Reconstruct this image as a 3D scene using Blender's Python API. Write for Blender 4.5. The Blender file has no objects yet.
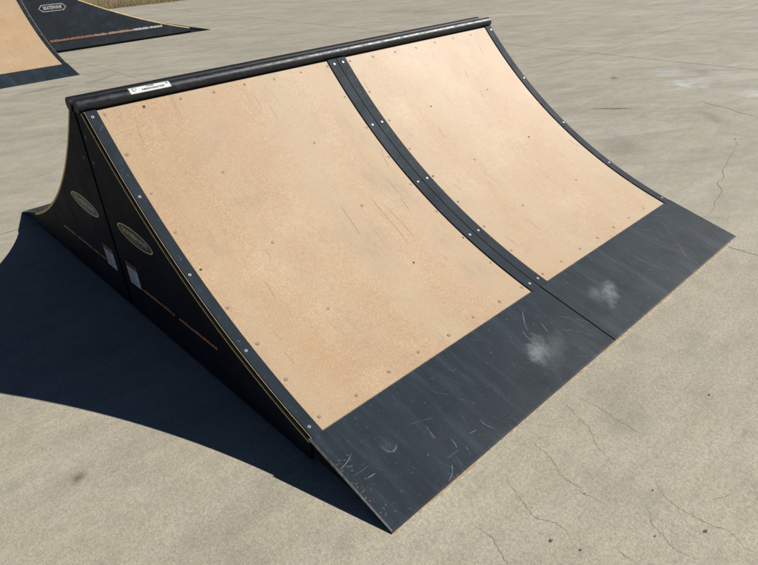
import bpy, math, random
from mathutils import Vector, Matrix
random.seed(7)
scene = bpy.context.scene
COL = scene.collection

# ------------------------------------------------------------------ materials
def mat(name):
    m = bpy.data.materials.new(name); m.use_nodes = True
    nt = m.node_tree; nt.nodes.clear()
    out = nt.nodes.new('ShaderNodeOutputMaterial'); b = nt.nodes.new('ShaderNodeBsdfPrincipled')
    nt.links.new(b.outputs[0], out.inputs[0])
    return m, nt, b
def N(nt, t, **kw):
    n = nt.nodes.new(t)
    for k, v in kw.items(): setattr(n, k, v)
    return n
def setin(nt, sock, v):
    if isinstance(v, bpy.types.NodeSocket): nt.links.new(v, sock)
    else: sock.default_value = v
def math_(nt, op, a, b=0.0, clamp=False):
    n = N(nt, 'ShaderNodeMath', operation=op, use_clamp=clamp); setin(nt, n.inputs[0], a); setin(nt, n.inputs[1], b); return n.outputs[0]
def mapr(nt, v, a, b, c=0.0, d=1.0):
    n = N(nt, 'ShaderNodeMapRange', clamp=True)
    for i, x in enumerate((v, a, b, c, d)): setin(nt, n.inputs[i], x)
    return n.outputs[0]
def mixc(nt, f, a, b, bt='MIX'):
    n = N(nt, 'ShaderNodeMix', data_type='RGBA', blend_type=bt, clamp_factor=True)
    setin(nt, n.inputs[0], f); setin(nt, n.inputs[6], a); setin(nt, n.inputs[7], b); return n.outputs[2]
def noise(nt, co, scale, detail=4, rough=.55, sc=(1,1,1), rot=(0,0,0), loc=(0,0,0), dist=0.0):
    mp = N(nt, 'ShaderNodeMapping'); nt.links.new(co, mp.inputs[0])
    mp.inputs['Scale'].default_value = sc; mp.inputs['Rotation'].default_value = rot; mp.inputs['Location'].default_value = loc
    n = N(nt, 'ShaderNodeTexNoise'); nt.links.new(mp.outputs[0], n.inputs['Vector'])
    n.inputs['Scale'].default_value = scale; n.inputs['Detail'].default_value = detail; n.inputs['Roughness'].default_value = rough
    n.inputs['Distortion'].default_value = dist
    return n.outputs['Fac']
def noise_dir(nt, co, scale, ang, stretch, detail=5, rough=.62, loc=(0, 0, 0), dist=.4):
    mp = N(nt, 'ShaderNodeMapping', vector_type='TEXTURE'); nt.links.new(co, mp.inputs[0])
    mp.inputs['Rotation'].default_value = (0, 0, ang); mp.inputs['Scale'].default_value = (stretch, 1, 1); mp.inputs['Location'].default_value = loc
    n = N(nt, 'ShaderNodeTexNoise'); nt.links.new(mp.outputs[0], n.inputs['Vector'])
    n.inputs['Scale'].default_value = scale; n.inputs['Detail'].default_value = detail; n.inputs['Roughness'].default_value = rough; n.inputs['Distortion'].default_value = dist
    return n.outputs['Fac']
def objco(nt): return N(nt, 'ShaderNodeTexCoord').outputs['Object']
def bump(nt, b, h, strength, dist):
    n = N(nt, 'ShaderNodeBump'); n.inputs['Strength'].default_value = strength; n.inputs['Distance'].default_value = dist
    nt.links.new(h, n.inputs['Height']); nt.links.new(n.outputs[0], b.inputs['Normal'])
def blob(nt, co, cx, cy, rx, ry, rot=0.0, nscale=8, namp=.8, seed=0.0, inner=.2):
    """soft irregular patch of a surface's own stain, 0..1"""
    mp = N(nt, 'ShaderNodeMapping', vector_type='TEXTURE'); nt.links.new(co, mp.inputs[0])
    mp.inputs['Location'].default_value = (cx, cy, 0); mp.inputs['Rotation'].default_value = (0, 0, rot); mp.inputs['Scale'].default_value = (rx, ry, 1e3)
    ln = N(nt, 'ShaderNodeVectorMath', operation='LENGTH'); nt.links.new(mp.outputs[0], ln.inputs[0])
    n = noise(nt, co, nscale, 6, .65, loc=(seed, seed*.7, 0))
    d = math_(nt, 'ADD', ln.outputs['Value'], math_(nt, 'MULTIPLY', math_(nt, 'SUBTRACT', n, .5), namp*2))
    return mapr(nt, d, inner, 1.0, 1.0, 0.0)
def RGB(r, g, b): return (r, g, b, 1)

def concrete():
    m, nt, b = mat('concrete'); co = objco(nt)
    base = mixc(nt, mapr(nt, noise(nt, co, .55, 6, .6), .3, .7), RGB(.42, .379, .280), RGB(.535, .49, .372))
    # trowel sweeps: long stretched clouds, warped
    s1 = noise(nt, co, 2.2, 6, .62, sc=(.28, 1.6, 1), rot=(0, 0, .62), dist=.5)
    base = mixc(nt, mapr(nt, s1, .42, .66, 0, .5), base, RGB(.30, .28, .225))
    s2 = noise(nt, co, 3.1, 6, .6, sc=(.3, 1.9, 1), rot=(0, 0, .82), loc=(4, 1, 0), dist=.7)
    base = mixc(nt, mapr(nt, s2, .48, .68, 0, .45), base, RGB(.54, .51, .41))
    s3 = noise(nt, co, 9, 5, .6, sc=(.35, 1.3, 1), rot=(0, 0, .7), loc=(7, 2, 0), dist=.4)
    base = mixc(nt, mapr(nt, s3, .38, .66, 0, .30), base, RGB(.315, .292, .225))
    # far part of the slab is greyer, less sandy
    sep = N(nt, 'ShaderNodeSeparateXYZ'); nt.links.new(co, sep.inputs[0])
    X, Y = sep.outputs[0], sep.outputs[1]
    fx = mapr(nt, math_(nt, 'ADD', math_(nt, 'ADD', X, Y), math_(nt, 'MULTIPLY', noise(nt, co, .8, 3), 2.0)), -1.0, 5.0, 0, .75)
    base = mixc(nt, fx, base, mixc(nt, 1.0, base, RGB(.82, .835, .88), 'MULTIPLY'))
    w1 = noise_dir(nt, co, 2.6, -.72, 3.2, loc=(1, 4, 0), dist=.8)
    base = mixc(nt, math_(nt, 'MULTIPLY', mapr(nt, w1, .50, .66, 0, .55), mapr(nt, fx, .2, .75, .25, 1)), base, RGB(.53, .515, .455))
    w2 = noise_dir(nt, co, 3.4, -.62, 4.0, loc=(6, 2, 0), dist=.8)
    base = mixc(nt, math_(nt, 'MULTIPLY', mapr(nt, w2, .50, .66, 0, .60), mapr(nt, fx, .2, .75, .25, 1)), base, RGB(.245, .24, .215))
    # fine grit and freckles
    g1 = noise(nt, co, 85, 4, .7)
    base = mixc(nt, mapr(nt, g1, .42, .62, 0, .42), base, RGB(.21, .185, .145))
    g2 = noise(nt, co, 190, 3, .7, loc=(3, 3, 3))
    base = mixc(nt, mapr(nt, g2, .50, .66, 0, .5), base, RGB(.66, .63, .51))
    g3 = noise(nt, co, 28, 5, .7, loc=(9, 3, 3))
    base = mixc(nt, mapr(nt, g3, .50, .70, 0, .32), base, RGB(.24, .22, .18))
    g5 = noise(nt, co, 13, 6, .72, loc=(2, 6, 0))
    base = mixc(nt, mapr(nt, g5, .52, .68, 0, .22), base, RGB(.58, .55, .43))
    # greenish-dark mottles near the front of the ramp
    g4 = noise(nt, co, 5.5, 6, .68, loc=(1, 8, 0))
    base = mixc(nt, mapr(nt, g4, .50, .68, 0, .35), base, RGB(.235, .222, .175))
    dark = RGB(.10, .09, .08)
    for (cx, cy, rx, ry, ro, ns, na, sd, f, c) in [
        (1.25, 5.50, .45, .10, .10, 7, .7, 1, .55, RGB(.15, .145, .13)), (1.95, 5.46, .35, .09, .5, 7, .7, 2, .5, RGB(.15, .145, .13)),
        (-.546, -.821, .034, .027, .4, 30, .5, 3, .8, RGB(.13, .11, .085)),
        (5.37, .567, .08, .055, .3, 14, .5, 4, .75, dark),
        (5.50, -.12, .30, .24, .4, 5, .9, 5, .95, RGB(.56, .575, .58)), (5.47, -.85, .22, .3, .2, 6, .9, 6, 1.0, RGB(.58, .595, .60)),
        (5.9, .25, .25, .30, .2, 6, .9, 16, .6, RGB(.53, .545, .55)),
        (4.3, -.01, .22, .035, -.93, 12, .8, 7, .7, dark), (6.1, .0, .22, .12, .6, 8, .9, 8, .25, dark),
        (8.6, 6.5, .5, .9, .2, 4, .8, 9, .25, dark), (4.5, -.75, .25, .1, .8, 8, .9, 10, .35, dark),
        (3.35, -.6, .4, .18, .8, 6, .9, 11, .2, dark), (2.2, -2.3, .6, .3, .8, 4, .9, 12, .2, dark),
        (.9, -1.85, .25, .12, .9, 8, .9, 13, .2, dark)]:
        bl = blob(nt, co, cx, cy, rx, ry, ro, ns, na, sd)
        if c[2] > .5: bl = math_(nt, 'MULTIPLY', bl, mapr(nt, noise_dir(nt, co, 14, -.7, 3.0, rough=.75), .42, .58, .1, 1))
        base = mixc(nt, math_(nt, 'MULTIPLY', bl, f), base, c)
    # sawn control joints
    wob = math_(nt, 'MULTIPLY', math_(nt, 'SUBTRACT', noise(nt, co, 6, 3), .5), .006)
    jm = None
    for ax, pos, w, js in ((X, 2.30, .0035, 1), (X, 6.46, .011, 1), (Y, 1.40, .008, .6), (X, 10.6, .009, .5), (X, -1.86, .004, 1)):
        d = math_(nt, 'ABSOLUTE', math_(nt, 'SUBTRACT', math_(nt, 'ADD', ax, wob), pos))
        l = mapr(nt, d, w*.45, w, js, 0)
        jm = l if jm is None else math_(nt, 'MAXIMUM', jm, l)
    jn = mapr(nt, noise(nt, co, 2.5, 4), .35, .6, .6, 1.0)
    jm = math_(nt, 'MULTIPLY', jm, jn)
    base = mixc(nt, jm, base, RGB(.075, .065, .055))
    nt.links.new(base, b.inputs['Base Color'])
    nt.links.new(mapr(nt, g1, .3, .7, .72, .92), b.inputs['Roughness'])
    h = math_(nt, 'ADD', math_(nt, 'MULTIPLY', g1, .6), math_(nt, 'MULTIPLY', g2, .4))
    h = math_(nt, 'SUBTRACT', h, math_(nt, 'MULTIPLY', jm, 2.0))
    h = math_(nt, 'ADD', h, math_(nt, 'MULTIPLY', s3, 1.0))
    bump(nt, b, h, .55, .004)
    return m

def board():
    """tan resin-composite riding sheet"""
    m, nt, b = mat('tan_composite'); co = objco(nt)
    base = mixc(nt, mapr(nt, noise(nt, co, 1.4, 5, .6), .32, .68), RGB(.478, .314, .178), RGB(.555, .388, .236))
    # worn paler by the edges, redder in the middle
    r = noise(nt, co, 2.6, 6, .65, loc=(5, 5, 1))
    base = mixc(nt, mapr(nt, r, .45, .66, 0, .45), base, RGB(.47, .30, .18))
    r = noise(nt, co, 3.4, 6, .65, loc=(1, 9, 4))
    base = mixc(nt, mapr(nt, r, .5, .70, 0, .6), base, RGB(.64, .52, .35))
    st = noise(nt, co, 14, 4, .6, sc=(1.6, .35, .35))
    base = mixc(nt, mapr(nt, st, .5, .72, 0, .38), base, RGB(.48, .32, .185))
    f1 = noise(nt, co, 170, 3, .75)
    base = mixc(nt, mapr(nt, f1, .42, .62, 0, .62), base, RGB(.37, .24, .14))
    f2 = noise(nt, co, 210, 3, .75, loc=(3, 1, 2))
    base = mixc(nt, mapr(nt, f2, .48, .64, 0, .5), base, RGB(.78, .62, .43))
    f3 = noise(nt, co, 40, 4, .7, loc=(8, 1, 2))
    base = mixc(nt, mapr(nt, f3, .45, .70, 0, .30), base, RGB(.42, .27, .16))
    bd = noise(nt, co, 1.0, 4, .6, sc=(2.6, .55, .55), loc=(.4, 3, 1), dist=.4)
    base = mixc(nt, mapr(nt, bd, .42, .62, 0, .65), base, RGB(.505, .395, .26))
    bd2 = noise(nt, co, 1.3, 5, .6, sc=(2.4, .5, .5), loc=(5.4, 1, 1), dist=.4)
    base = mixc(nt, mapr(nt, bd2, .48, .66, 0, .42), base, RGB(.50, .315, .17))
    sk = noise(nt, co, 22, 5, .75, sc=(2.4, .30, .30), loc=(2, 2, 2), dist=.6)
    wear = noise(nt, co, 2.2, 3, .6, loc=(7, 7, 7))
    base = mixc(nt, math_(nt, 'MULTIPLY', mapr(nt, sk, .57, .68, 0, .5), mapr(nt, wear, .44, .58)), base, RGB(.27, .205, .14))
    for (cx, cy, rx, ry, ro, f) in ((1.04, -.62, .10, .20, .3, .45), (1.06, -.33, .06, .10, .2, .35), (1.05, -1.1, .07, .10, .4, .3), (2.05, -.35, .08, .14, .3, .25), (.75, -.8, .12, .2, .2, .25), (.4, -1.05, .1, .12, .2, .2)):
        base = mixc(nt, math_(nt, 'MULTIPLY', math_(nt, 'MULTIPLY', blob(nt, co, cx, cy, rx, ry, ro, 9, .9, cx), f), mapr(nt, sk, .42, .60, .3, 1)), base, RGB(.27, .205, .14))
    # greyish grime patches
    gr = noise(nt, co, 5, 7, .72, loc=(2, 2, 7), dist=.6)
    base = mixc(nt, mapr(nt, gr, .57, .72, 0, .38), base, RGB(.33, .26, .18))
    nt.links.new(base, b.inputs['Base Color'])
    nt.links.new(mapr(nt, noise(nt, co, 1.5, 3), .3, .7, .50, .56), b.inputs['Roughness'])
    b.inputs['Specular IOR Level'].default_value = .36
    bump(nt, b, math_(nt, 'ADD', f1, f2), .25, .0012)
    return m

def dark_plate(name='charcoal_plate', c0=(.0165, .0260, .0365), c1=(.0265, .0390, .0515), dust=(), rough=(.52, .64), streak=(3.0, .22), spec=.12):
    m, nt, b = mat(name); co = objco(nt)
    base = mixc(nt, mapr(nt, noise(nt, co, 3, 6, .65), .3, .7), RGB(*c0), RGB(*c1))
    st = noise(nt, co, 7, 6, .65, sc=(streak[0], streak[1], 1), dist=.3, rot=(0, 0, .12))
    base = mixc(nt, mapr(nt, st, .50, .80, 0, .55), base, RGB(*[x*2.3 for x in c1]))
    st2 = noise(nt, co, 11, 6, .65, sc=(streak[0], streak[1], 1), dist=.3, rot=(0, 0, -.35), loc=(3, 2, 1))
    base = mixc(nt, mapr(nt, st2, .5, .78, 0, .5), base, RGB(*[x*.6 for x in c0]))
    sp = noise(nt, co, 75, 3, .7)
    base = mixc(nt, mapr(nt, sp, .62, .72, 0, .35), base, RGB(*[x*4.2 for x in c1]))
    for (cx, cy, rx, ry, ro, ns, na, sd, f) in dust:
        bl = math_(nt, 'MULTIPLY', blob(nt, co, cx, cy, rx, ry, ro, ns, na, sd, inner=-.1), f)
        fine = mapr(nt, noise(nt, co, 70, 6, .8, sc=(1.8, .35, 1)), .36, .58, .30, 1.0)
        base = mixc(nt, math_(nt, 'MULTIPLY', bl, fine), base, RGB(.25, .275, .285))
    nt.links.new(base, b.inputs['Base Color'])
    nt.links.new(mapr(nt, noise(nt, co, 9, 5), .3, .7, *rough), b.inputs['Roughness'])
    b.inputs['Specular IOR Level'].default_value = spec
    bump(nt, b, math_(nt, 'ADD', noise(nt, co, 160, 2), math_(nt, 'MULTIPLY', noise(nt, co, 4, 3), 3.0)), .2, .0008)
    return m

def plain(name, c, rough=.6, spec=.5, metal=0.0, var=.25, nscale=40, bumps=0.0):
    m, nt, b = mat(name); co = objco(nt)
    n = noise(nt, co, nscale, 4, .65)
    base = mixc(nt, mapr(nt, n, .3, .7), RGB(*[x*(1-var) for x in c]), RGB(*[min(1, x*(1+var)) for x in c]))
    nt.links.new(base, b.inputs['Base Color']); b.inputs['Roughness'].default_value = rough
    b.inputs['Specular IOR Level'].default_value = spec; b.inputs['Metallic'].default_value = metal
    if bumps: bump(nt, b, n, bumps, .002)
    return m

def pipe_mat():
    m, nt, b = mat('black_pipe_paint'); co = objco(nt)
    w = noise(nt, co, 30, 6, .7, sc=(.35, 1, 1))
    base = mixc(nt, mapr(nt, w, .56, .70, 0, .8), RGB(.006, .009, .013), RGB(.045, .054, .064))
    nt.links.new(base, b.inputs['Base Color'])
    nt.links.new(mapr(nt, noise(nt, co, 60, 4, .7, sc=(.5, 1, 1)), .35, .65, .34, .58), b.inputs['Roughness'])
    b.inputs['Specular IOR Level'].default_value = .55
    bump(nt, b, noise(nt, co, 70, 4, .7), .35, .0015)
    return m

def earth():
    m, nt, b = mat('dry_earth'); co = objco(nt)
    base = mixc(nt, mapr(nt, noise(nt, co, 2, 6), .3, .7), RGB(.16, .115, .06), RGB(.30, .235, .13))
    base = mixc(nt, mapr(nt, noise(nt, co, 14, 5, .7), .5, .7, 0, .6), base, RGB(.09, .075, .035))
    nt.links.new(base, b.inputs['Base Color']); b.inputs['Roughness'].default_value = .95
    bump(nt, b, noise(nt, co, 12, 5, .7), .8, .05)
    return m

M = {}
M['concrete'] = concrete(); M['board'] = board()
M['plate'] = dark_plate(dust=[(.905, -1.512, .090, .050, .45, 22, .95, 1, 1.0), (.975, -1.545, .11, .05, .5, 22, .8, 2, .35),
                              (1.450, -1.505, .095, .042, .5, 22, 1.0, 3, .85), (1.395, -1.470, .06, .04, .6, 18, .7, 5, .5),
                              (.18, -1.46, .035, .03, .2, 22, .7, 8, .12)])
M['strip'] = dark_plate('charcoal_strip', (.013, .0225, .033), (.021, .032, .045), streak=(1, .6), rough=(.60, .70), spec=.14)
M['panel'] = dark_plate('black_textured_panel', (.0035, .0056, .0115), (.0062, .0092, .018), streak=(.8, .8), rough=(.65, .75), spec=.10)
M['far_panel'] = dark_plate('lighter_black_panel', (.024, .032, .044), (.034, .044, .058), streak=(.8, .8), rough=(.55, .7), spec=.25)  # paler, greyer version of the black panel colour
M['black'] = plain('black_frame', (.008, .009, .011), .6)
M['pipe'] = pipe_mat()
M['pipe_back'] = plain('dull_black_pipe', (.007, .010, .014), .55, spec=.3, var=.5, nscale=30, bumps=.2)
M['gold'] = plain('yellow_core', (.78, .53, .13), .6, nscale=25, var=.35)
M['tanedge'] = plain('tan_sheet_edge', (.50, .37, .20), .6)
M['zinc'] = plain('zinc_screw', (.46, .47, .48), .5, metal=.5, var=.2)
M['hole'] = plain('countersink_shade', (.07, .05, .035), .8)  # flat dark discs paint the shade inside the screw recesses
M['sinkring'] = plain('countersink_ring', (.25, .175, .11), .8)
M['tanhead'] = plain('dusty_screw_head', (.42, .32, .21), .55, var=.3)
M['scratch'] = plain('pale_scratch', (.20, .225, .245), .6, var=.4, nscale=90)
M['faint_scratch'] = plain('faint_scratch', (.062, .074, .087), .6, var=.3, nscale=90)
M['worn'] = plain('worn_lit_bevel', (.16, .155, .145), .45, var=.5, nscale=60)  # paler than the plate: wear plus painted light caught on the bevel
M['scuff'] = plain('brown_scuff', (.42, .295, .185), .6, var=.3, nscale=90)
M['crack'] = plain('crack_dirt', (.14, .122, .095), .9, var=.4)
M['crack_faint'] = plain('crack_dust', (.275, .248, .196), .9, var=.3)
M['pit'] = plain('pit_dirt', (.12, .10, .078), .9, var=.4)
M['sand'] = plain('windblown_sand', (.44, .32, .19), .9, var=.3, nscale=60)
M['dust'] = plain('pale_dust', (.50, .46, .38), .9, var=.25, nscale=60)
M['white'] = plain('white_vinyl', (.78, .80, .80), .45, var=.05)
M['silver'] = plain('grey_vinyl_print', (.50, .52, .52), .5, var=.15)
M['labelbody'] = plain('blue_grey_label', (.50, .57, .68), .5, var=.12, nscale=120)
M['ink'] = plain('black_ink', (.02, .02, .025), .5)
M['inkgrey'] = plain('grey_ink', (.30, .32, .32), .5)
M['yellowink'] = plain('yellow_ink', (.70, .50, .06), .5)
M['creamink'] = plain('cream_ink', (.72, .66, .45), .5)
M['dullorange'] = plain('faded_orange_print', (.50, .20, .09), .6, var=.35, nscale=60)
M['orange'] = plain('orange_ink', (.48, .235, .13), .5, var=.25, nscale=60)
M['palered'] = plain('faded_orange_ink', (.60, .40, .30), .55, var=.25, nscale=60)
M['earth'] = earth()
M['straw'] = plain('dry_grass_blade', (.30, .23, .10), .8, var=.4, nscale=3)

# ------------------------------------------------------------------ mesh builder
class MB:
    def __init__(s): s.v = []; s.f = []; s.m = []; s.mats = []; s.sm = []
    def mi(s, name):
        if name not in s.mats: s.mats.append(name)
        return s.mats.index(name)
    def face(s, pts, m, smooth=False):
        i = len(s.v); s.v += [tuple(p) for p in pts]; s.f.append(tuple(range(i, i+len(pts)))); s.m.append(s.mi(m)); s.sm.append(smooth)
    def box(s, x0, x1, y0, y1, z0, z1, m):
        p = [(x, y, z) for z in (z0, z1) for y in (y0, y1) for x in (x0, x1)]
        i = len(s.v); s.v += p
        for q in ((0, 2, 3, 1), (4, 5, 7, 6), (0, 1, 5, 4), (2, 6, 7, 3), (0, 4, 6, 2), (1, 3, 7, 5)):
            s.f.append(tuple(i+k for k in q)); s.m.append(s.mi(m)); s.sm.append(False)
    def loft(s, rings, m, smooth=True, closed=True, caps=True):
        """rings: list of equal-length closed point loops"""
        i = len(s.v); n = len(rings[0])
        for r in rings: s.v += [tuple(p) for p in r]
        for a in range(len(rings)-1):
            for b in range(n if closed else n-1):
                c = (b+1) % n
                s.f.append((i+a*n+b, i+a*n+c, i+(a+1)*n+c, i+(a+1)*n+b)); s.m.append(s.mi(m)); s.sm.append(smooth)
        if caps:
            s.f.append(tuple(i+k for k in range(n))[::-1]); s.m.append(s.mi(m)); s.sm.append(False)
            j = i+(len(rings)-1)*n
            s.f.append(tuple(j+k for k in range(n))); s.m.append(s.mi(m)); s.sm.append(False)
    def disc(s, c, n, r, m, seg=14, lift=0.0, ell=1.0):
        c = Vector(c); n = Vector(n).normalized(); a = n.orthogonal().normalized(); b = n.cross(a); c = c+n*lift
        s.face([c+a*(r*math.cos(2*math.pi*k/seg))+b*(r*ell*math.sin(2*math.pi*k/seg)) for k in range(seg)], m)
    def build(s, name, parent=None, loc=None):
        me = bpy.data.meshes.new(name); me.from_pydata(s.v, [], s.f)
        for n in s.mats: me.materials.append(M[n])
        for p, mi, sm in zip(me.polygons, s.m, s.sm): p.material_index = mi; p.use_smooth = sm
        me.update()
        o = bpy.data.objects.new(name, me); COL.objects.link(o)
        if parent: o.parent = parent
        if loc: o.location = loc
        return o

def recalc(o):
    import bmesh
    bm = bmesh.new(); bm.from_mesh(o.data); bmesh.ops.recalc_face_normals(bm, faces=bm.faces); bm.to_mesh(o.data); bm.free(); return o

def thing(name, label, cat, loc=(0, 0, 0), rz=0, group=None):
    o = bpy.data.objects.new(name, None); COL.objects.link(o); o.location = loc; o.rotation_euler = (0, 0, rz)
    o.empty_display_size = .2; o['label'] = label; o['category'] = cat
    if group: o['group'] = group
    return o

# ------------------------------------------------------------------ profile
class Arc:
    def __init__(s, top, bot, R):
        t, b = Vector(top), Vector(bot); mid = (t+b)/2; c = (b-t).length
        n = Vector((-(b-t).y, (b-t).x)).normalized()
        s.c = mid+n*math.sqrt(R*R-c*c/4); s.R = R
        s.a0 = math.atan2(t.y-s.c.y, t.x-s.c.x); s.a1 = math.atan2(b.y-s.c.y, b.x-s.c.x)
    def at(s, t, off=0.0):
        """(distance from the crest, height) at t in 0..1, off along the outward normal"""
        a = s.a0+(s.a1-s.a0)*t; r = s.R-off
        return s.c.x+r*math.cos(a), s.c.y+r*math.sin(a)
    def nrm(s, t):
        a = s.a0+(s.a1-s.a0)*t
        return -math.cos(a), -math.sin(a)
ARC = Arc((.07, .897), (1.31, .103), 2.68)
W = 2.44; NS = 40

def sheet(mb, arc, sg, x0, x1, o0, o1, m, t0=0.0, t1=1.0, n=NS):
    rings = []
    for k in range(n+1):
        t = t0+(t1-t0)*k/n
        d0, z0 = arc.at(t, o0); d1, z1 = arc.at(t, o1)
        rings.append([(x0, sg*d0, z0), (x1, sg*d0, z0), (x1, sg*d1, z1), (x0, sg*d1, z1)])
    mb.loft(rings, m, smooth=False)

def ribbon(mb, pts, w, m, surf=None, jit=0.0, taper=True):
    """thin irregular ribbon through points; pts 2D, surf(p)->(pos3, normal)"""
    # resample with catmull-like interpolation
    P = [Vector(p) for p in pts]; out = []
    for i in range(len(P)-1):
        p0 = P[max(i-1, 0)]; p1 = P[i]; p2 = P[i+1]; p3 = P[min(i+2, len(P)-1)]
        n = 6
        for k in range(n):
            t = k/n
            q = .5*((2*p1)+(p2-p0)*t+(2*p0-5*p1+4*p2-p3)*t*t+(3*p1-p0-3*p2+p3)*t**3)
            out.append(q+Vector((random.gauss(0, jit), random.gauss(0, jit))))
    out.append(P[-1])
    L = []; R = []
    for i, q in enumerate(out):
        d = out[min(i+1, len(out)-1)]-out[max(i-1, 0)]
        if d.length < 1e-9: d = Vector((1, 0))
        d.normalize(); nn = Vector((-d.y, d.x))
        u = i/(len(out)-1); ww = w*(.55+.9*random.random())*(min(1, 4*u+.15)*min(1, 4*(1-u)+.15) if taper else 1)
        L.append(surf(q+nn*ww/2)); R.append(surf(q-nn*ww/2))
    for i in range(len(L)-1):
        mb.face([R[i], R[i+1], L[i+1], L[i]], m)

def text_mesh(body, size, spacing=1.0, sx=1.0):
    cu = bpy.data.curves.new('t', 'FONT'); cu.body = body; cu.size = size; cu.align_x = 'CENTER'; cu.align_y = 'CENTER'; cu.space_character = spacing
    cu.offset = size*.02; cu.resolution_u = 2
    ob = bpy.data.objects.new('t', cu); COL.objects.link(ob)
    dg = bpy.context.evaluated_depsgraph_get(); me = bpy.data.meshes.new_from_object(ob.evaluated_get(dg))
    V = [(v.co.x*sx, v.co.y) for v in me.vertices]; F = [tuple(p.vertices) for p in me.polygons]
    bpy.data.objects.remove(ob); bpy.data.meshes.remove(me); bpy.data.curves.remove(cu)
    return V, F
def put_text(mb, V, F, pos, matfn):
    i = len(mb.v); mb.v += [tuple(pos(x, y)) for x, y in V]
    for f in F:
        cx = sum(V[k][0] for k in f)/len(f); mb.f.append(tuple(i+k for k in f)); mb.m.append(mb.mi(matfn(cx))); mb.sm.append(False)

# ------------------------------------------------------------------ the spine ramp
def logo(parent, P, hw=.155, hh=.043, pale=False):
    """oval badge; P(u, v, h) maps badge coords to the panel, h = proud height"""
    mb = MB(); n = 40
    def oval(k, s=1.0):
        a = 2*math.pi*k/n; c, q = math.cos(a), math.sin(a)
        e = 1.0
        return c*hw*s - (0), q*hh*(1-(1-s)*hw/hh*.55)*e
    ring = [(oval(k), oval(k, .955)) for k in range(n)]
    for k in range(n):
        a, b = ring[k], ring[(k+1) % n]
        mb.face([P(*a[0], .0012), P(*b[0], .0012), P(*b[1], .0012), P(*a[1], .0012)], 'creamink')
    mb.face([P(*r[1], .0008) for r in ring], 'ink')
    V, F = text_mesh('SKATEWAVE', hh*.74, 1.0, 1.0)
    w = max(v[0] for v in V); V = [(x*hw*.72/w, y+hh*.06) for x, y in V]
    put_text(mb, V, F, lambda x, y: P(x, y, .0016), (lambda x: 'white') if pale else (lambda x: 'yellowink' if x < -.03 else ('creamink' if x < .02 else 'silver')))
    for k in range(11):     # small rule of print below the word
        x = (k-5)*hw*.075; mb.face([P(x, -hh*.50, .0016), P(x+hw*.05, -hh*.50, .0016), P(x+hw*.05, -hh*.40, .0016), P(x, -hh*.40, .0016)], 'inkgrey')
    return mb.build('logo', parent)

def print_line(parent, P, u0, u1, v, h, matfn, gaps=(), back='panel', tight=.96):
    """a printed line too small to read: broken letter-sized marks"""
    rnd = random.Random(int(u0*1000)+5); mb = MB(); u = u0
    mb.face([P(u0, v-h*.7, .0004), P(u1, v-h*.7, .0004), P(u1, v+h*.7, .0004), P(u0, v+h*.7, .0004)], back)
    while u < u1:
        w = h*rnd.choice((.35, .5, .6, .7)); 
        if any(a < u < b for a, b in gaps): u += w; continue
        hh = h*rnd.choice((.75, 1, 1)); m = matfn(u)
        mb.face([P(u, v-h/2, .001), P(min(u+w, u1), v-h/2, .001), P(min(u+w, u1), v-h/2+hh, .001), P(u, v-h/2+hh, .001)], m)
        u += w+h*(.18 if rnd.random() < tight else .6)
    return mb.build('printed_line', parent)

def side_panel(root, arc, sg, xo, sx, pmat='panel', gap=.012, zb=.022, gw=.003, gold='gold', cham='black'):
    """panel in the plane x = xo, its outer face looks towards -sx ... thickness runs to +sx"""
    mb = MB(); ts = [k/NS for k in range(NS+1)]
    def outline(inset):
        top = [arc.at(t, -inset) for t in ts]
        pts = [(max(d, gap), z) for d, z in top]
        b = arc.at(1, -inset)
        return [(gap, zb)]+[(gap, top[0][1])]+pts+[(b[0], zb)]
    X = lambda a: xo+sx*a
    face = outline(.013)
    face = outline(.006+gw) if gw > .007 else face
    mb.face([(X(0), sg*d, z) for d, z in face], pmat); mb.face([(X(.012), sg*d, z) for d, z in outline(.02)], 'black')
    for a, b in ((0, 1), (len(face)-1, 0)):
        (d0, z0), (d1, z1) = face[a], face[b]
        mb.face([(X(0), sg*d0, z0), (X(0), sg*d1, z1), (X(.012), sg*d1, z1), (X(.012), sg*d0, z0)], pmat)
    (d0, z0), (d1, z1) = face[-2], face[-1]
    mb.face([(X(0), sg*d0, z0), (X(0), sg*d1, z1), (X(.012), sg*d1, z1), (X(.012), sg*d0, z0)], pmat)
    # routed edge: black lip, yellow chamfer, black again
    bands = [((0, -max(.013, .006+gw)), (0, -.006-gw), pmat), ((0, -.006-gw), (.0006, -.006), gold), ((.0006, -.006), (.0062, -.002), cham), ((.0062, -.002), (.0098, -.002), 'black'), ((.0098, -.002), (.0098, -.014), 'black')]
    for (a, oa), (b, ob), m in bands:
        for k in range(NS):
            q = []
            for t, x, o in ((ts[k], a, oa), (ts[k+1], a, oa), (ts[k+1], b, ob), (ts[k], b, ob)):
                d, z = arc.at(t, o); q.append((X(x), sg*d, z))
            mb.face(q, m)
    return mb.build('side_panel', root)

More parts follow.
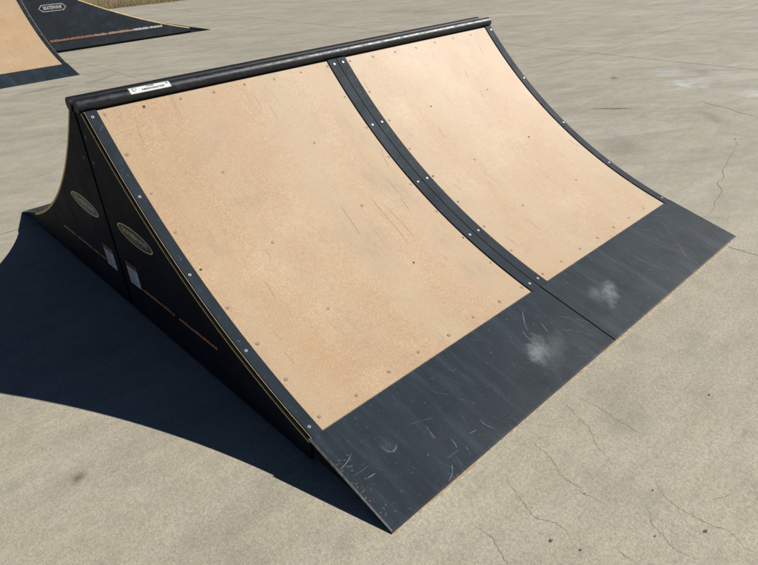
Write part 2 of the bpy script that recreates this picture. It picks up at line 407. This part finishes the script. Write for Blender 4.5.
BOLT_T = [.02, .14, .26, .383, .502, .62, .738, .852, .968]
def make_ramp(root, detail=True):
    MID = W/2
    for sg in (-1, 1):
        front = sg < 0
        # carcass of both modules; its full-width black sheet is added to block light
        mb = MB(); sheet(mb, ARC, sg, .010, W-.010, -.022, -.008, 'black', 0, .995)
        mb.box(.03, W-.03, sg*.012 if sg > 0 else -.024, .024 if sg > 0 else -.012, .01, .885, 'black')
        d1 = 1.30
        mb.box(.05, W-.05, min(sg*(d1-.02), sg*d1), max(sg*(d1-.02), sg*d1), .004, .085, 'black')
        mb.build('frame', root)
        for (xa, xb) in ((0, MID), (MID, W)):
            left = xa == 0
            # tan sheet
            a = xa+(.056 if left else .060); b = xb-(.057 if left else .069)
            mb = MB(); sheet(mb, ARC, sg, a, b, -.009, 0, 'board', .004, .998)
            def surf(q, lift=.0006):
                d, z = ARC.at(q[1], lift); return (q[0], sg*d, z)
            if front:
                for s in SCUFF:
                    if xa < s[0][0] < xb: ribbon(mb, [(x, t) for x, t in s], .0020, 'scuff', surf, 0)
                rnd = random.Random(3+int(xa*10)); 
                for k in range(6):
                    x = rnd.uniform(a+.05, b-.1); t = rnd.uniform(.05, .9); L = rnd.uniform(.02, .09); sl = rnd.uniform(-.35, .1)
                    ribbon(mb, [(x, t), (x+L*sl*.5+rnd.uniform(-.004, .004), t+L*.45), (x+L*sl, t+L*.8)], .0010, 'scuff', surf, 0)
                for k in range(30):
                    x = rnd.uniform(a+.05, b-.05); t = rnd.uniform(.03, .95); d, z = ARC.at(t); n = ARC.nrm(t)
                    mb.disc((x, sg*d, z), (0, sg*n[0], n[1]), rnd.uniform(.0012, .003), 'scuff', 7, .0008, rnd.uniform(.5, 1))
            ride = mb.build('riding_surface', root)
            if front:
                xs = [xa+.076+.1535*k for k in range(8)] if left else [xa+.078+.154*k for k in range(8)]
                spots = [(xs[0], t) for t in BOLT_T]+[(xs[-1], t) for t in BOLT_T]+[(x, t) for x in xs[1:-1] for t in (.021, .968)]
                spots += [(xs[2], t) for t in (.26, .502, .738)]+[(xs[5], t) for t in (.26, .502, .738)]
                for (x, t) in spots:
                    x += random.uniform(-.004, .004); t += random.uniform(-.003, .003)
                    d, z = ARC.at(t); n = ARC.nrm(t); c = (x, sg*d, z); nn = (0, sg*n[0], n[1]); w = random.random()
                    mb = MB(); r = random.uniform(.0055, .0072)
                    mb.disc(c, nn, r*(.8 if w < .12 else 1), 'hole' if w < .12 else 'sinkring', 14, .0009)
                    if w > .12:
                        cc = Vector(c)+Vector((random.uniform(-.0009, .0009), 0, 0))+Vector((0, -n[1]*sg, n[0]))*random.uniform(-.0012, .0012)
                        mb.disc(cc, nn, r*(.86 if w < .7 else .76), 'tanhead', 14, .0013)
                        mb.disc(cc, nn, r*.30, 'sinkring', 8, .0017)
                    mb.build('surface_screw', ride)
            # charcoal hold-down strips
            for (s0, s1, sx_) in (((xa+.014, xa+.053, xa+.030), (xb-.054, xb-.002, xb-.029)) if left else ((xa+.002, xa+.054, xa+.029), (xb-.064, xb-.014, xb-.032))):
                mb = MB(); sheet(mb, ARC, sg, s0, s1, -.008, .0045, 'strip', .002, 1.0)
                if s0 == .014 or s1 == W-.014:      # tan sheet edge shows beside the outer strips
                    e0, e1 = (.0102, .0138) if s0 == .014 else (W-.0138, W-.0102)
                    sheet(mb, ARC, sg, e0, e1, -.009, .002, 'tanedge', .002, 1.0)
                if front:
                    rnd = random.Random(int(s0*100))
                    dense = 46 if abs(s0-(MID+.002)) < 1e-4 else 14
                    for k in range(dense):
                        t = rnd.uniform(.02, .55) if dense > 20 else rnd.uniform(.03, .97); x = rnd.uniform(s0+.006, s1-.008); L = rnd.uniform(.003, .012)
                        ribbon(mb, [(x, t), (x+rnd.uniform(-.008, .008), t+L*.6)], .0010, 'scratch' if rnd.random() < .4 else 'faint_scratch', lambda q: surf(q, .0051), .0002)
                    # pale worn line along the strip's edge
                st = mb.build('edge_strip', root)
                if front:
                    for t in (.02, .26, .503, .742, .974):
                        d, z = ARC.at(t); n = ARC.nrm(t); c = (sx_+random.uniform(-.003, .003), sg*d, z); nn = (0, sg*n[0], n[1])
                        mb = MB(); mb.disc(c, nn, .0066, "hole", 16, .0050); mb.disc(c, nn, .0052, 'zinc', 16, .0058)
                        mb.disc(c, nn, .0024, 'hole', 8, .0064)
                        mb.build('strip_screw', st)
            # threshold plate
            mb = MB(); y0, z0, y1, z1 = 1.302, .1085, 1.661, .0045
            pa, pb = (xa+.001, xb-.002) if left else (xa+.002, xb-.001)
            q = lambda x, d, z: (x, sg*d, z)
            def pl(x, d, lift=0.0): 
                k = (z1-z0)/(y1-y0); return (x, sg*d, z0+k*(d-y0)+lift)
            e = .006
            top = [pl(pa+e, y0+e), pl(pb-.0015, y0+e), pl(pb-.0015, y1-e), pl(pa+e, y1-e)] if left else [pl(pa+.0015, y0+e), pl(pb-e, y0+e), pl(pb-e, y1-e), pl(pa+.0015, y1-e)]
            out_ = [pl(pa, y0, -.0035), pl(pb, y0, -.0035), pl(pb, y1, -.0012), pl(pa, y1, -.0012)]
            bot = [pl(pa, y0, -.008), pl(pb, y0, -.008), (pb, sg*y1, .001), (pa, sg*y1, .001)]
            mb.face(top, 'plate')
            for k in range(4):
                l = (k+1) % 4; mb.face([out_[k], out_[l], top[l], top[k]], 'worn' if (k == 0 or (left and k == 3)) else 'plate')
                mb.face([bot[k], bot[l], out_[l], out_[k]], 'plate')
            mb.face(bot[::-1], 'black')
            if front:
                ps = lambda lift: (lambda v: pl(v[0], v[1], lift))
                for i, s in enumerate(SCR):
                    if xa < s[0][0] < xb: ribbon(mb, s, .0015 if i < 14 else .0020, 'scratch' if i < 14 and i not in (2, 3, 8) else 'faint_scratch', ps(.0007), .0002)
                rnd = random.Random(11 if left else 12)
                if left:
                    ribbon(mb, [(.160, 1.452), (.163, 1.474), (.176, 1.486), (.193, 1.484), (.203, 1.474)], .005, 'faint_scratch', ps(.0006), 0)
                    for k in range(48):     # gouges bunched along the near edge
                        u = rnd.random(); x = .010+abs(rnd.gauss(0, .020)); d = 1.40+.22*u; L = rnd.uniform(.003, .012); an = rnd.uniform(0, 3.14)
                        x2 = max(.008, x+L*math.cos(an)); d2 = min(1.65, d+L*math.sin(an)); ribbon(mb, [(x, d), (x2, d2)], rnd.uniform(.0006, .0016), 'scratch' if rnd.random() < .7 else 'faint_scratch', ps(.0009), 0)
                for k in range(75):
                    x = rnd.uniform(pa+.02, pb-.02); d = rnd.uniform(1.32, 1.64); L = rnd.uniform(.002, .012) if rnd.random() < .6 else rnd.uniform(.02, .09); an = rnd.gauss(1.45, .5) if L > .02 else rnd.uniform(0, 3.14)
                    x2 = min(pb-.005, max(pa+.005, x+L*math.cos(an))); d2 = min(1.65, max(1.31, d+L*math.sin(an)))
                    ribbon(mb, [(x, d), ((x+x2)/2+rnd.gauss(0, L*.06), (d+d2)/2), (x2, d2)], rnd.uniform(.0007, .0013), 'scratch' if (rnd.random() < .35 and L < .02) else 'faint_scratch', ps(.0005), 0)
            mb.build('threshold_plate', root)
        # end gussets under the plates
        for x0 in (.022, W-.034):
            mb = MB(); A = [(1.315, .004), (1.60, .004), (1.60, .010), (1.315, .092)]
            mb.loft([[(x0, sg*d, z) for d, z in A], [(x0+.012, sg*d, z) for d, z in A]], 'black', smooth=False); mb.build('plate_gusset', root)
        # side panels, near and far end
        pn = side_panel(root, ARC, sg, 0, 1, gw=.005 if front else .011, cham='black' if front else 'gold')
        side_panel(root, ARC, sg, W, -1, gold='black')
        # printing on the near-side panels, reading from rear to front
        c0 = -sg*0+sg*.0
        cy = -.268 if front else .250; cz = .447
        tl = math.radians(-3)
        def P(u, v, h, cy=cy, cz=cz): return (-h, cy-(u*math.cos(tl)-v*math.sin(tl)), cz+u*math.sin(tl)+v*math.cos(tl))
        logo(pn, P, .155, .036)
        Q = lambda u, v, h: (-h, -u, v)
        if front: print_line(pn, Q, .195, .80, .188, .014, lambda u: 'dullorange', gaps=((.475, .51),))
        else: print_line(pn, Q, -.735, -.185, .196, .014, lambda u: 'dullorange', gaps=((-.56, -.535), (-.36, -.34)))
        ly = (-.182, -.076) if front else (.064, .168)
        mb = MB(); F_ = lambda a, b, c, d, m, h: mb.face([(-h, b, c), (-h, a, c), (-h, a, d), (-h, b, d)], m)
        F_(ly[0], ly[1], .178, .262, 'labelbody', .0008)
        F_(ly[0], ly[1], .261, .2665, 'ink', .0008); F_(ly[0], ly[1], .2665, .281, 'dullorange', .0008); F_(ly[0]+.004, ly[1]-.004, .269, .2785, 'ink', .0012)
        rnd = random.Random(5)
        for k in range(9):
            zz = .252-k*.008; F_(ly[0]+.008+rnd.uniform(0, .03), ly[1]-.008, zz, zz+.003, 'inkgrey', .0013)
        mb.build('warning_label', pn)
    # scuffs and bracket by the crest, seam shadow filler
    # coping: two pipes side by side with a bar between
    R = .026; zc = .914; X0, X1 = -.004, W+.004
    for yc, zc in ((-.043, .914), (.040, .912)):
        mb = MB(); rings = []
        for x, r in ((X0+.002, R-.006), (X0, R-.002), (X0+.0015, R), *[(X0+.02+(X1-X0-.04)*k/60, R) for k in range(61)], (X1-.0015, R), (X1, R-.002), (X1-.002, R-.006)):
            rings.append([(x, yc+r*math.cos(2*math.pi*k/40), zc+r*math.sin(2*math.pi*k/40)) for k in range(40)])
        pm = 'pipe' if yc < 0 else 'pipe_back'
        mb.loft(rings[2:-2], pm, caps=False); mb.loft(rings[:3], 'black'); mb.loft(rings[-3:], 'black'); pp = mb.build('coping_pipe', root); recalc(pp)  # end caps painted black to stand in for their shaded side
        if yc < 0 and detail:
            # asset sticker wrapped over the pipe
            mb = MB(); sx0, sx1 = .200, .368; a0, a1 = math.radians(84), math.radians(160); rr = R+.0006
            def S(u, v, h=0.0):  # u along pipe 0..1, v 0..1 bottom->top
                a = a1+(a0-a1)*v; return (sx0+(sx1-sx0)*u, yc+(rr+h)*math.cos(a), zc+(rr+h)*math.sin(a))
            for k in range(10):
                mb.face([S(0, k/10), S(1, k/10), S(1, (k+1)/10), S(0, (k+1)/10)], 'white', True)
            def T(body, size, cu, cv, m):
                V, F = text_mesh(body, size); put_text(mb, V, F, lambda x, y: S(cu+x/.168, cv+y/.0305, .0007), lambda x: m)
            T('I-T0468', .0095, .52, .66, 'ink'); T('PURPLEWAVEAUCTION', .0088, .57, .28, 'ink')
            for cu, r in ((.115, .0085), (.93, .0045)):
                mb.face([S(cu+r*math.cos(k*.4488)/.168, .5+(0 if cu < .5 else .08)+r*math.sin(k*.4488)/.0305, .0006) for k in range(14)], 'inkgrey')
                if cu < .5: mb.face([S(cu+r*.55*math.cos(k*.4488)/.168, .5+r*.55*math.sin(k*.4488)/.0305, .0011) for k in range(14)], 'white')
            mb.build('asset_sticker', pp)
    mb = MB(); mb.box(.004, W-.004, -.046, .044, .880, .914, 'black'); mb.build('coping_bracket', root)
    # small scraped bolt heads high on the panels
    for (y, z) in ((-.05, .70), (.055, .70), (-.045, .80)):
        mb = MB(); mb.disc((0, y, z), (-1, 0, 0), .008, 'faint_scratch', 12, .0015); mb.build('panel_bolt', root)

SCUFF = [[(0.909, 0.5), (0.907, 0.566), (0.904, 0.623), (0.891, 0.681)], [(1.150, 0.343), (1.127, 0.378), (1.113, 0.417)], [(1.04, 0.529), (1.036, 0.575)], [(1.36, 0.552), (1.372, 0.588)], [(2.012, 0.252), (1.997, 0.288)], [(1.304, 0.103), (1.303, 0.136)], [(2.317, 0.579), (2.346, 0.627)], [(0.751, 0.476), (0.742, 0.54), (0.73, 0.592)], [(2.003, 0.16), (1.996, 0.192)], [(.94, .53), (.95, .60), (.945, .66)]]
SCR = [[(0.327, 1.486), (0.32, 1.508), (0.318, 1.531)], [(0.008, 1.437), (0.042, 1.431), (0.072, 1.418)], [(0.026, 1.475), (0.056, 1.477), (0.087, 1.477)], [(0.273, 1.447), (0.329, 1.463), (0.376, 1.482)], [(0.356, 1.563), (0.354, 1.582), (0.347, 1.597)], [(0.292, 1.623), (0.27, 1.645), (0.241, 1.655)], [(0.418, 1.587), (0.45, 1.593)], [(0.49, 1.574), (0.488, 1.595), (0.504, 1.628)], [(0.349, 1.605), (0.292, 1.603)], [(0.056, 1.504), (0.085, 1.507)], [(0.374, 1.61), (0.37, 1.624)], [(0.942, 1.417), (0.931, 1.45), (0.934, 1.491)], [(1.041, 1.435), (1.031, 1.46), (1.022, 1.482)], [(1.038, 1.348), (0.98, 1.402), (0.959, 1.436)], [(1.075, 1.498), (1.137, 1.556), (1.161, 1.613)], [(1.129, 1.451), (1.164, 1.49), (1.172, 1.546)], [(0.559, 1.374), (0.57, 1.396)], [(1.183, 1.503), (1.213, 1.55)], [(1.995, 1.329), (2.047, 1.373), (2.09, 1.453)], [(2.197, 1.372), (2.068, 1.532), (1.994, 1.618)], [(1.975, 1.324), (1.976, 1.453), (2.03, 1.576)], [(2.176, 1.33), (2.182, 1.436), (2.223, 1.556)], [(1.817, 1.357), (1.787, 1.469), (1.829, 1.579)], [(2.205, 1.32), (2.213, 1.336), (2.3, 1.395)], [(1.702, 1.352), (1.685, 1.509)]]

main = thing('skate_ramp', 'large tan double-sided skateboard ramp in front, with white sticker on its black coping', 'skate ramp', (0, 0, 0), 0, 'skate ramps on the concrete slab')
make_ramp(main)
# same kind of ramp behind, top left: copied with its parts
second = main.copy(); COL.objects.link(second); second.location = (-.5, 7.69, 0)
second['label'] = 'tan curved skateboard ramp cut off by the left photo edge, facing the same way'
for ch in list(main.children):
    if ch.name.startswith('panel_bolt'): continue
    c = ch.copy(); COL.objects.link(c); c.parent = second
    for g in ch.children:
        if 'sticker' in g.name or 'logo' in g.name or 'label' in g.name or 'line' in g.name: continue
        d = g.copy(); COL.objects.link(d); d.parent = c

# ------------------------------------------------------------------ long bank ramp at the back, side on
bank = thing('bank_ramp', 'long ramp seen from its dark yellow-edged side, behind the cut-off tan ramp', 'skate ramp', (4.73, 8.2, 0), 0, 'skate ramps on the concrete slab')
BARC = Arc((0.12, 1.12), (2.66, .082), 9.0)     # measured from its crest at local x = -2.72
WB = 2.44; CX = -2.72
def bx(d): return CX+d
mb = MB(); ts = [k/30 for k in range(31)]
zb = .035
face = [(bx(0), zb), (bx(0), BARC.at(0, -.013)[1])]+[(bx(BARC.at(t, -.013)[0]), BARC.at(t, -.013)[1]) for t in ts]+[(bx(2.66), zb)]
mb.face([(x, 0, z) for x, z in face], 'far_panel'); mb.face([(x, .012, z) for x, z in face], 'black')
mb.face([(bx(0), 0, zb), (bx(2.66), 0, zb), (bx(2.66), .012, zb), (bx(0), .012, zb)], 'far_panel')
mb.face([(bx(0), 0, zb), (bx(0), 0, 1.1), (bx(0), .012, 1.1), (bx(0), .012, zb)], 'far_panel')
mb.face([(bx(2.66), 0, zb), (bx(2.66), 0, .07), (bx(2.66), .012, .07), (bx(2.66), .012, zb)], 'black')
for (a, oa), (b, ob), m in [((0, -.013), (.001, -.012), 'far_panel'), ((.001, -.012), (.002, -.004), 'far_panel'), ((.002, -.004), (.007, .005), 'gold'), ((.007, .005), (.012, .005), 'black')]:
    for k in range(30):
        q = []
        for t, y, o in ((ts[k], a, oa), (ts[k+1], a, oa), (ts[k+1], b, ob), (ts[k], b, ob)):
            d, z = BARC.at(t, o); q.append((bx(d), y, z))
        mb.face(q, m)
bp_ = mb.build('side_panel', bank)
PB = lambda u, v, h: (u, -h, v)
def oct_logo():
    mb = MB(); cx, cz, hw, hh = 2.50-4.73, .638, .205, .050
    o = lambda s: [(cx-hw*s, cz), (cx-hw*.74*s, cz+hh*(1-(1-s)*3)), (cx+hw*.74*s, cz+hh*(1-(1-s)*3)), (cx+hw*s, cz), (cx+hw*.74*s, cz-hh*(1-(1-s)*3)), (cx-hw*.74*s, cz-hh*(1-(1-s)*3))]
    A, B = o(1), o(.93)
    for k in range(6):
        l = (k+1) % 6; mb.face([PB(*A[k], .003), PB(*A[l], .003), PB(*B[l], .003), PB(*B[k], .003)], 'silver')
    mb.face([PB(*p, .002) for p in B], 'ink')
    V, F = text_mesh('SKATEWAVE', .07); w = max(v[0] for v in V)
    put_text(mb, [(x*.135/w, y*.95) for x, y in V], F, lambda x, y: PB(cx+x, cz+y, .004), lambda x: 'white')
    return mb.build('logo', bp_)
oct_logo()
print_line(bp_, lambda u, v, h: (u, -.002-h, v), 2.33-4.73, 4.165-4.73, .180, .032, lambda u: 'white' if u > 3.66-4.73 else ('palered' if u > 3.0-4.73 else 'orange'), back='far_panel', tight=.97)
far = MB(); far.face([(x, WB, z) for x, z in face], 'far_panel'); far.build('side_panel', bank)
mb = MB(); rings = []
for k in range(31):
    d, z = BARC.at(k/30); rings.append([(bx(d), .012, z-.02), (bx(d), WB-.012, z-.02), (bx(d), WB-.012, z), (bx(d), .012, z)])
mb.loft(rings, 'board', smooth=False); mb.build('riding_surface', bank)
for y0 in (.012, WB-.074):
    mb = MB(); rings = []
    for k in range(31):
        d0, z0 = BARC.at(k/30, .001); d, z = BARC.at(k/30, .006); rings.append([(bx(d0), y0, z0), (bx(d0), y0+.062, z0), (bx(d), y0+.062, z), (bx(d), y0, z)])
    mb.loft(rings, 'strip', smooth=False); mb.build('edge_strip', bank)
mb = MB(); A = [(bx(2.655), .088), (bx(3.06), .006), (bx(3.06), .001), (bx(2.655), .078)]
mb.loft([[(x, .002, z) for x, z in A], [(x, WB-.002, z) for x, z in A]], 'plate', smooth=False); mb.build('threshold_plate', bank)
mb = MB(); A = [(bx(2.665), .005), (bx(2.96), .005), (bx(2.96), .012), (bx(2.665), .070)]
mb.loft([[(x, .012, z) for x, z in A], [(x, .024, z) for x, z in A]], 'black', smooth=False); mb.build('plate_gusset', bank)
mb = MB(); mb.box(bx(.02), bx(2.62), .05, WB-.05, .002, .035, 'black'); mb.box(bx(0), bx(.012), .012, WB-.012, .035, 1.10, 'far_panel'); mb.build('frame', bank)
mb = MB(); rings = [[(bx(.05)+.03*math.cos(k*math.pi/12), y, 1.135+.03*math.sin(k*math.pi/12)) for k in range(24)] for y in (-.004, WB+.004)]
mb.loft(rings, 'pipe'); recalc(mb.build('coping_pipe', bank))

# ------------------------------------------------------------------ ground
CRACKS = [[(0.783, -1.69), (0.744, -1.788), (0.711, -1.854), (0.678, -1.887), (0.639, -1.974)], [(0.848, -1.726), (0.834, -1.823), (0.822, -1.899), (0.819, -1.98)], [(0.557, -1.722), (0.537, -1.807), (0.501, -1.868), (0.482, -1.958), (0.491, -2.026)], [(0.376, -1.763), (0.344, -1.832), (0.318, -1.901), (0.341, -1.955), (0.336, -1.998), (0.312, -2.045)], [(0.18, -1.791), (0.183, -1.862), (0.156, -1.918), (0.147, -1.941)], [(0.671, -2.078), (0.623, -2.15), (0.623, -2.221), (0.637, -2.294), (0.62, -2.369)], [(0.569, -2.095), (0.518, -2.144), (0.489, -2.21), (0.498, -2.272)], [(0.388, -2.107), (0.376, -2.166)], [(0.712, -2.22), (0.749, -2.247), (0.761, -2.248)], [(4.021, -1.084), (3.566, -1.206), (3.019, -1.375), (2.848, -1.407), (2.618, -1.46)], [(4.175, 0.148), (4.281, 0.002), (4.382, -0.136)], [(4.95, -0.461), (4.88, -0.597), (4.755, -0.857), (4.687, -1.013)]]
PITS = [(0.283, -1.978, .010), (0.314, -2.047, .006), (0.595, -2.251, .010), (1.147, -2.042, .008), (0.483, -1.96, .004), (0.488, -2.164, .005), (0.629, -2.091, .005), (4.044, -1.076, .014)]
mb = MB()
EDGE = 14.4
# slab in tiles so the mesh is one sheet with a few steps
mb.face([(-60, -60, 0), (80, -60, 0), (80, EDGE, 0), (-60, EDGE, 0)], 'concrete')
mb.face([(-60, EDGE, 0), (80, EDGE, 0), (80, EDGE, -.12), (-60, EDGE, -.12)], 'concrete')
def gs(h): return lambda q: (q[0], q[1], h)
for i, c in enumerate(CRACKS):
    # break the path up so that it wanders like a real crack
    pts = []
    for a, b in zip(c[:-1], c[1:]):
        a, b = Vector(a), Vector(b); n = max(2, int((b-a).length/(.025 if i < 9 else .11))); pr = Vector((-(b-a).y, (b-a).x)).normalized()
        for k in range(n):
            pts.append(a+(b-a)*k/n+pr*random.gauss(0, .0035 if i < 9 else .018)*(1 if k else 0))
    pts.append(Vector(c[-1]))
    ribbon(mb, pts, .0010 if i < 9 else (.0035 if i == 9 else .007), 'crack' if i == 10 else 'crack_faint', gs(.0012), .0014 if i < 9 else .002)
rnd = random.Random(4)
for (x, y, r) in PITS+[(rnd.uniform(-.8, 3.5), rnd.uniform(-2.6, -1.75), rnd.uniform(.001, .0035)) for k in range(26)]:
    r *= .75; n = 13; mb.face([(x+r*rnd.uniform(.45, 1.1)*math.cos(2*math.pi*k/n), y+r*.7*rnd.uniform(.45, 1.1)*math.sin(2*math.pi*k/n), .0016) for k in range(n)], 'pit')
# sand drifted against the front plates
for m, w0, h in (('dust', .016, .0009), ('sand', .009, .0018)):
    prev = None; x = 0; rnd = random.Random(9); w = w0*.5
    while x < W+.012:
        w = min(w0, max(w0*.12, w+rnd.gauss(0, w0*.13))); ww = w*min(1, x/.04+.1); cur = ((x, -1.650, h), (x, -1.6615-ww, h))
        if prev: mb.face([prev[1], cur[1], cur[0], prev[0]], m)
        prev = cur; x += rnd.uniform(.003, .008)
slab = mb.build('ground'); slab['kind'] = 'structure'
# earth beyond the slab, with dry grass
mb = MB(); rnd = random.Random(2); nx, ny = 60, 24; G = {}
for i in range(nx+1):
    for j in range(ny+1):
        x = -60+140*i/nx; y = EDGE-.002+(j/ny)**2*120; G[i, j] = (x, y, -.03+(0 if j == 0 else rnd.uniform(-.03, .05)))
for i in range(nx):
    for j in range(ny): mb.face([G[i, j], G[i+1, j], G[i+1, j+1], G[i, j+1]], 'earth', True)
mb.build('terrain')['kind'] = 'structure'
mb = MB(); rnd = random.Random(8)
for k in range(5200):
    x = rnd.uniform(3.5, 12); y = EDGE+abs(rnd.gauss(0, 1.4))-.03; h = rnd.uniform(.03, .12); a = rnd.uniform(0, 6.28); w = .004
    dx, dy = math.cos(a), math.sin(a); lx, ly = rnd.gauss(0, .035), rnd.gauss(0, .035)
    mb.face([(x-dx*w, y-dy*w, -.03), (x+dx*w, y+dy*w, -.03), (x+lx, y+ly, h)], 'straw')
g = mb.build('dry_grass'); g['kind'] = 'stuff'; g['label'] = 'strip of dry straw-coloured grass past the far edge of the slab'; g['category'] = 'grass'

# ------------------------------------------------------------------ light
SV = Vector((1.10, -.445, 1.0)).normalized()      # towards the sun
el = math.asin(SV.z); az = math.atan2(SV.x, SV.y)
w = bpy.data.worlds.new('World'); scene.world = w; w.use_nodes = True; nt = w.node_tree
bg = nt.nodes['Background']; sky = nt.nodes.new('ShaderNodeTexSky'); sky.sky_type = 'NISHITA'; sky.sun_disc = False
sky.sun_elevation = el; sky.sun_rotation = az; sky.altitude = 3000; sky.air_density = .55; sky.dust_density = .1; sky.ozone_density = 3.0
nt.links.new(sky.outputs[0], bg.inputs[0]); bg.inputs[1].default_value = .05
L = bpy.data.lights.new('sun', 'SUN'); L.energy = 5.0; L.angle = math.radians(.53); L.color = (1, .955, .88)
lo = bpy.data.objects.new('sun', L); COL.objects.link(lo); lo.rotation_euler = SV.to_track_quat('Z', 'Y').to_euler(); lo.location = (6, -3, 8)

# ------------------------------------------------------------------ camera
cd = bpy.data.cameras.new('camera'); cam = bpy.data.objects.new('camera', cd); COL.objects.link(cam); scene.camera = cam
cd.sensor_fit = 'HORIZONTAL'; cd.sensor_width = 36; cd.lens = 602.0028/758*36; cd.clip_start = .05; cd.clip_end = 400
yaw, pit, roll = 0.8418, -0.5301, -0.0549
F = Vector((math.cos(pit)*math.cos(yaw), math.cos(pit)*math.sin(yaw), math.sin(pit)))
R_ = F.cross(Vector((0, 0, 1))).normalized(); U = R_.cross(F); c, s = math.cos(roll), math.sin(roll)
R2 = c*R_+s*U; U2 = -s*R_+c*U
m3 = Matrix((R2, U2, -F)).transposed(); cam.matrix_world = Matrix.Translation((-.7128, -2.4623, 1.4272)) @ m3.to_4x4()

scene.view_settings.view_transform = 'Standard'; scene.view_settings.look = 'None'; scene.view_settings.exposure = .12; scene.view_settings.gamma = 1
scene.view_settings.use_curve_mapping = False
scene.cycles.max_bounces = 6
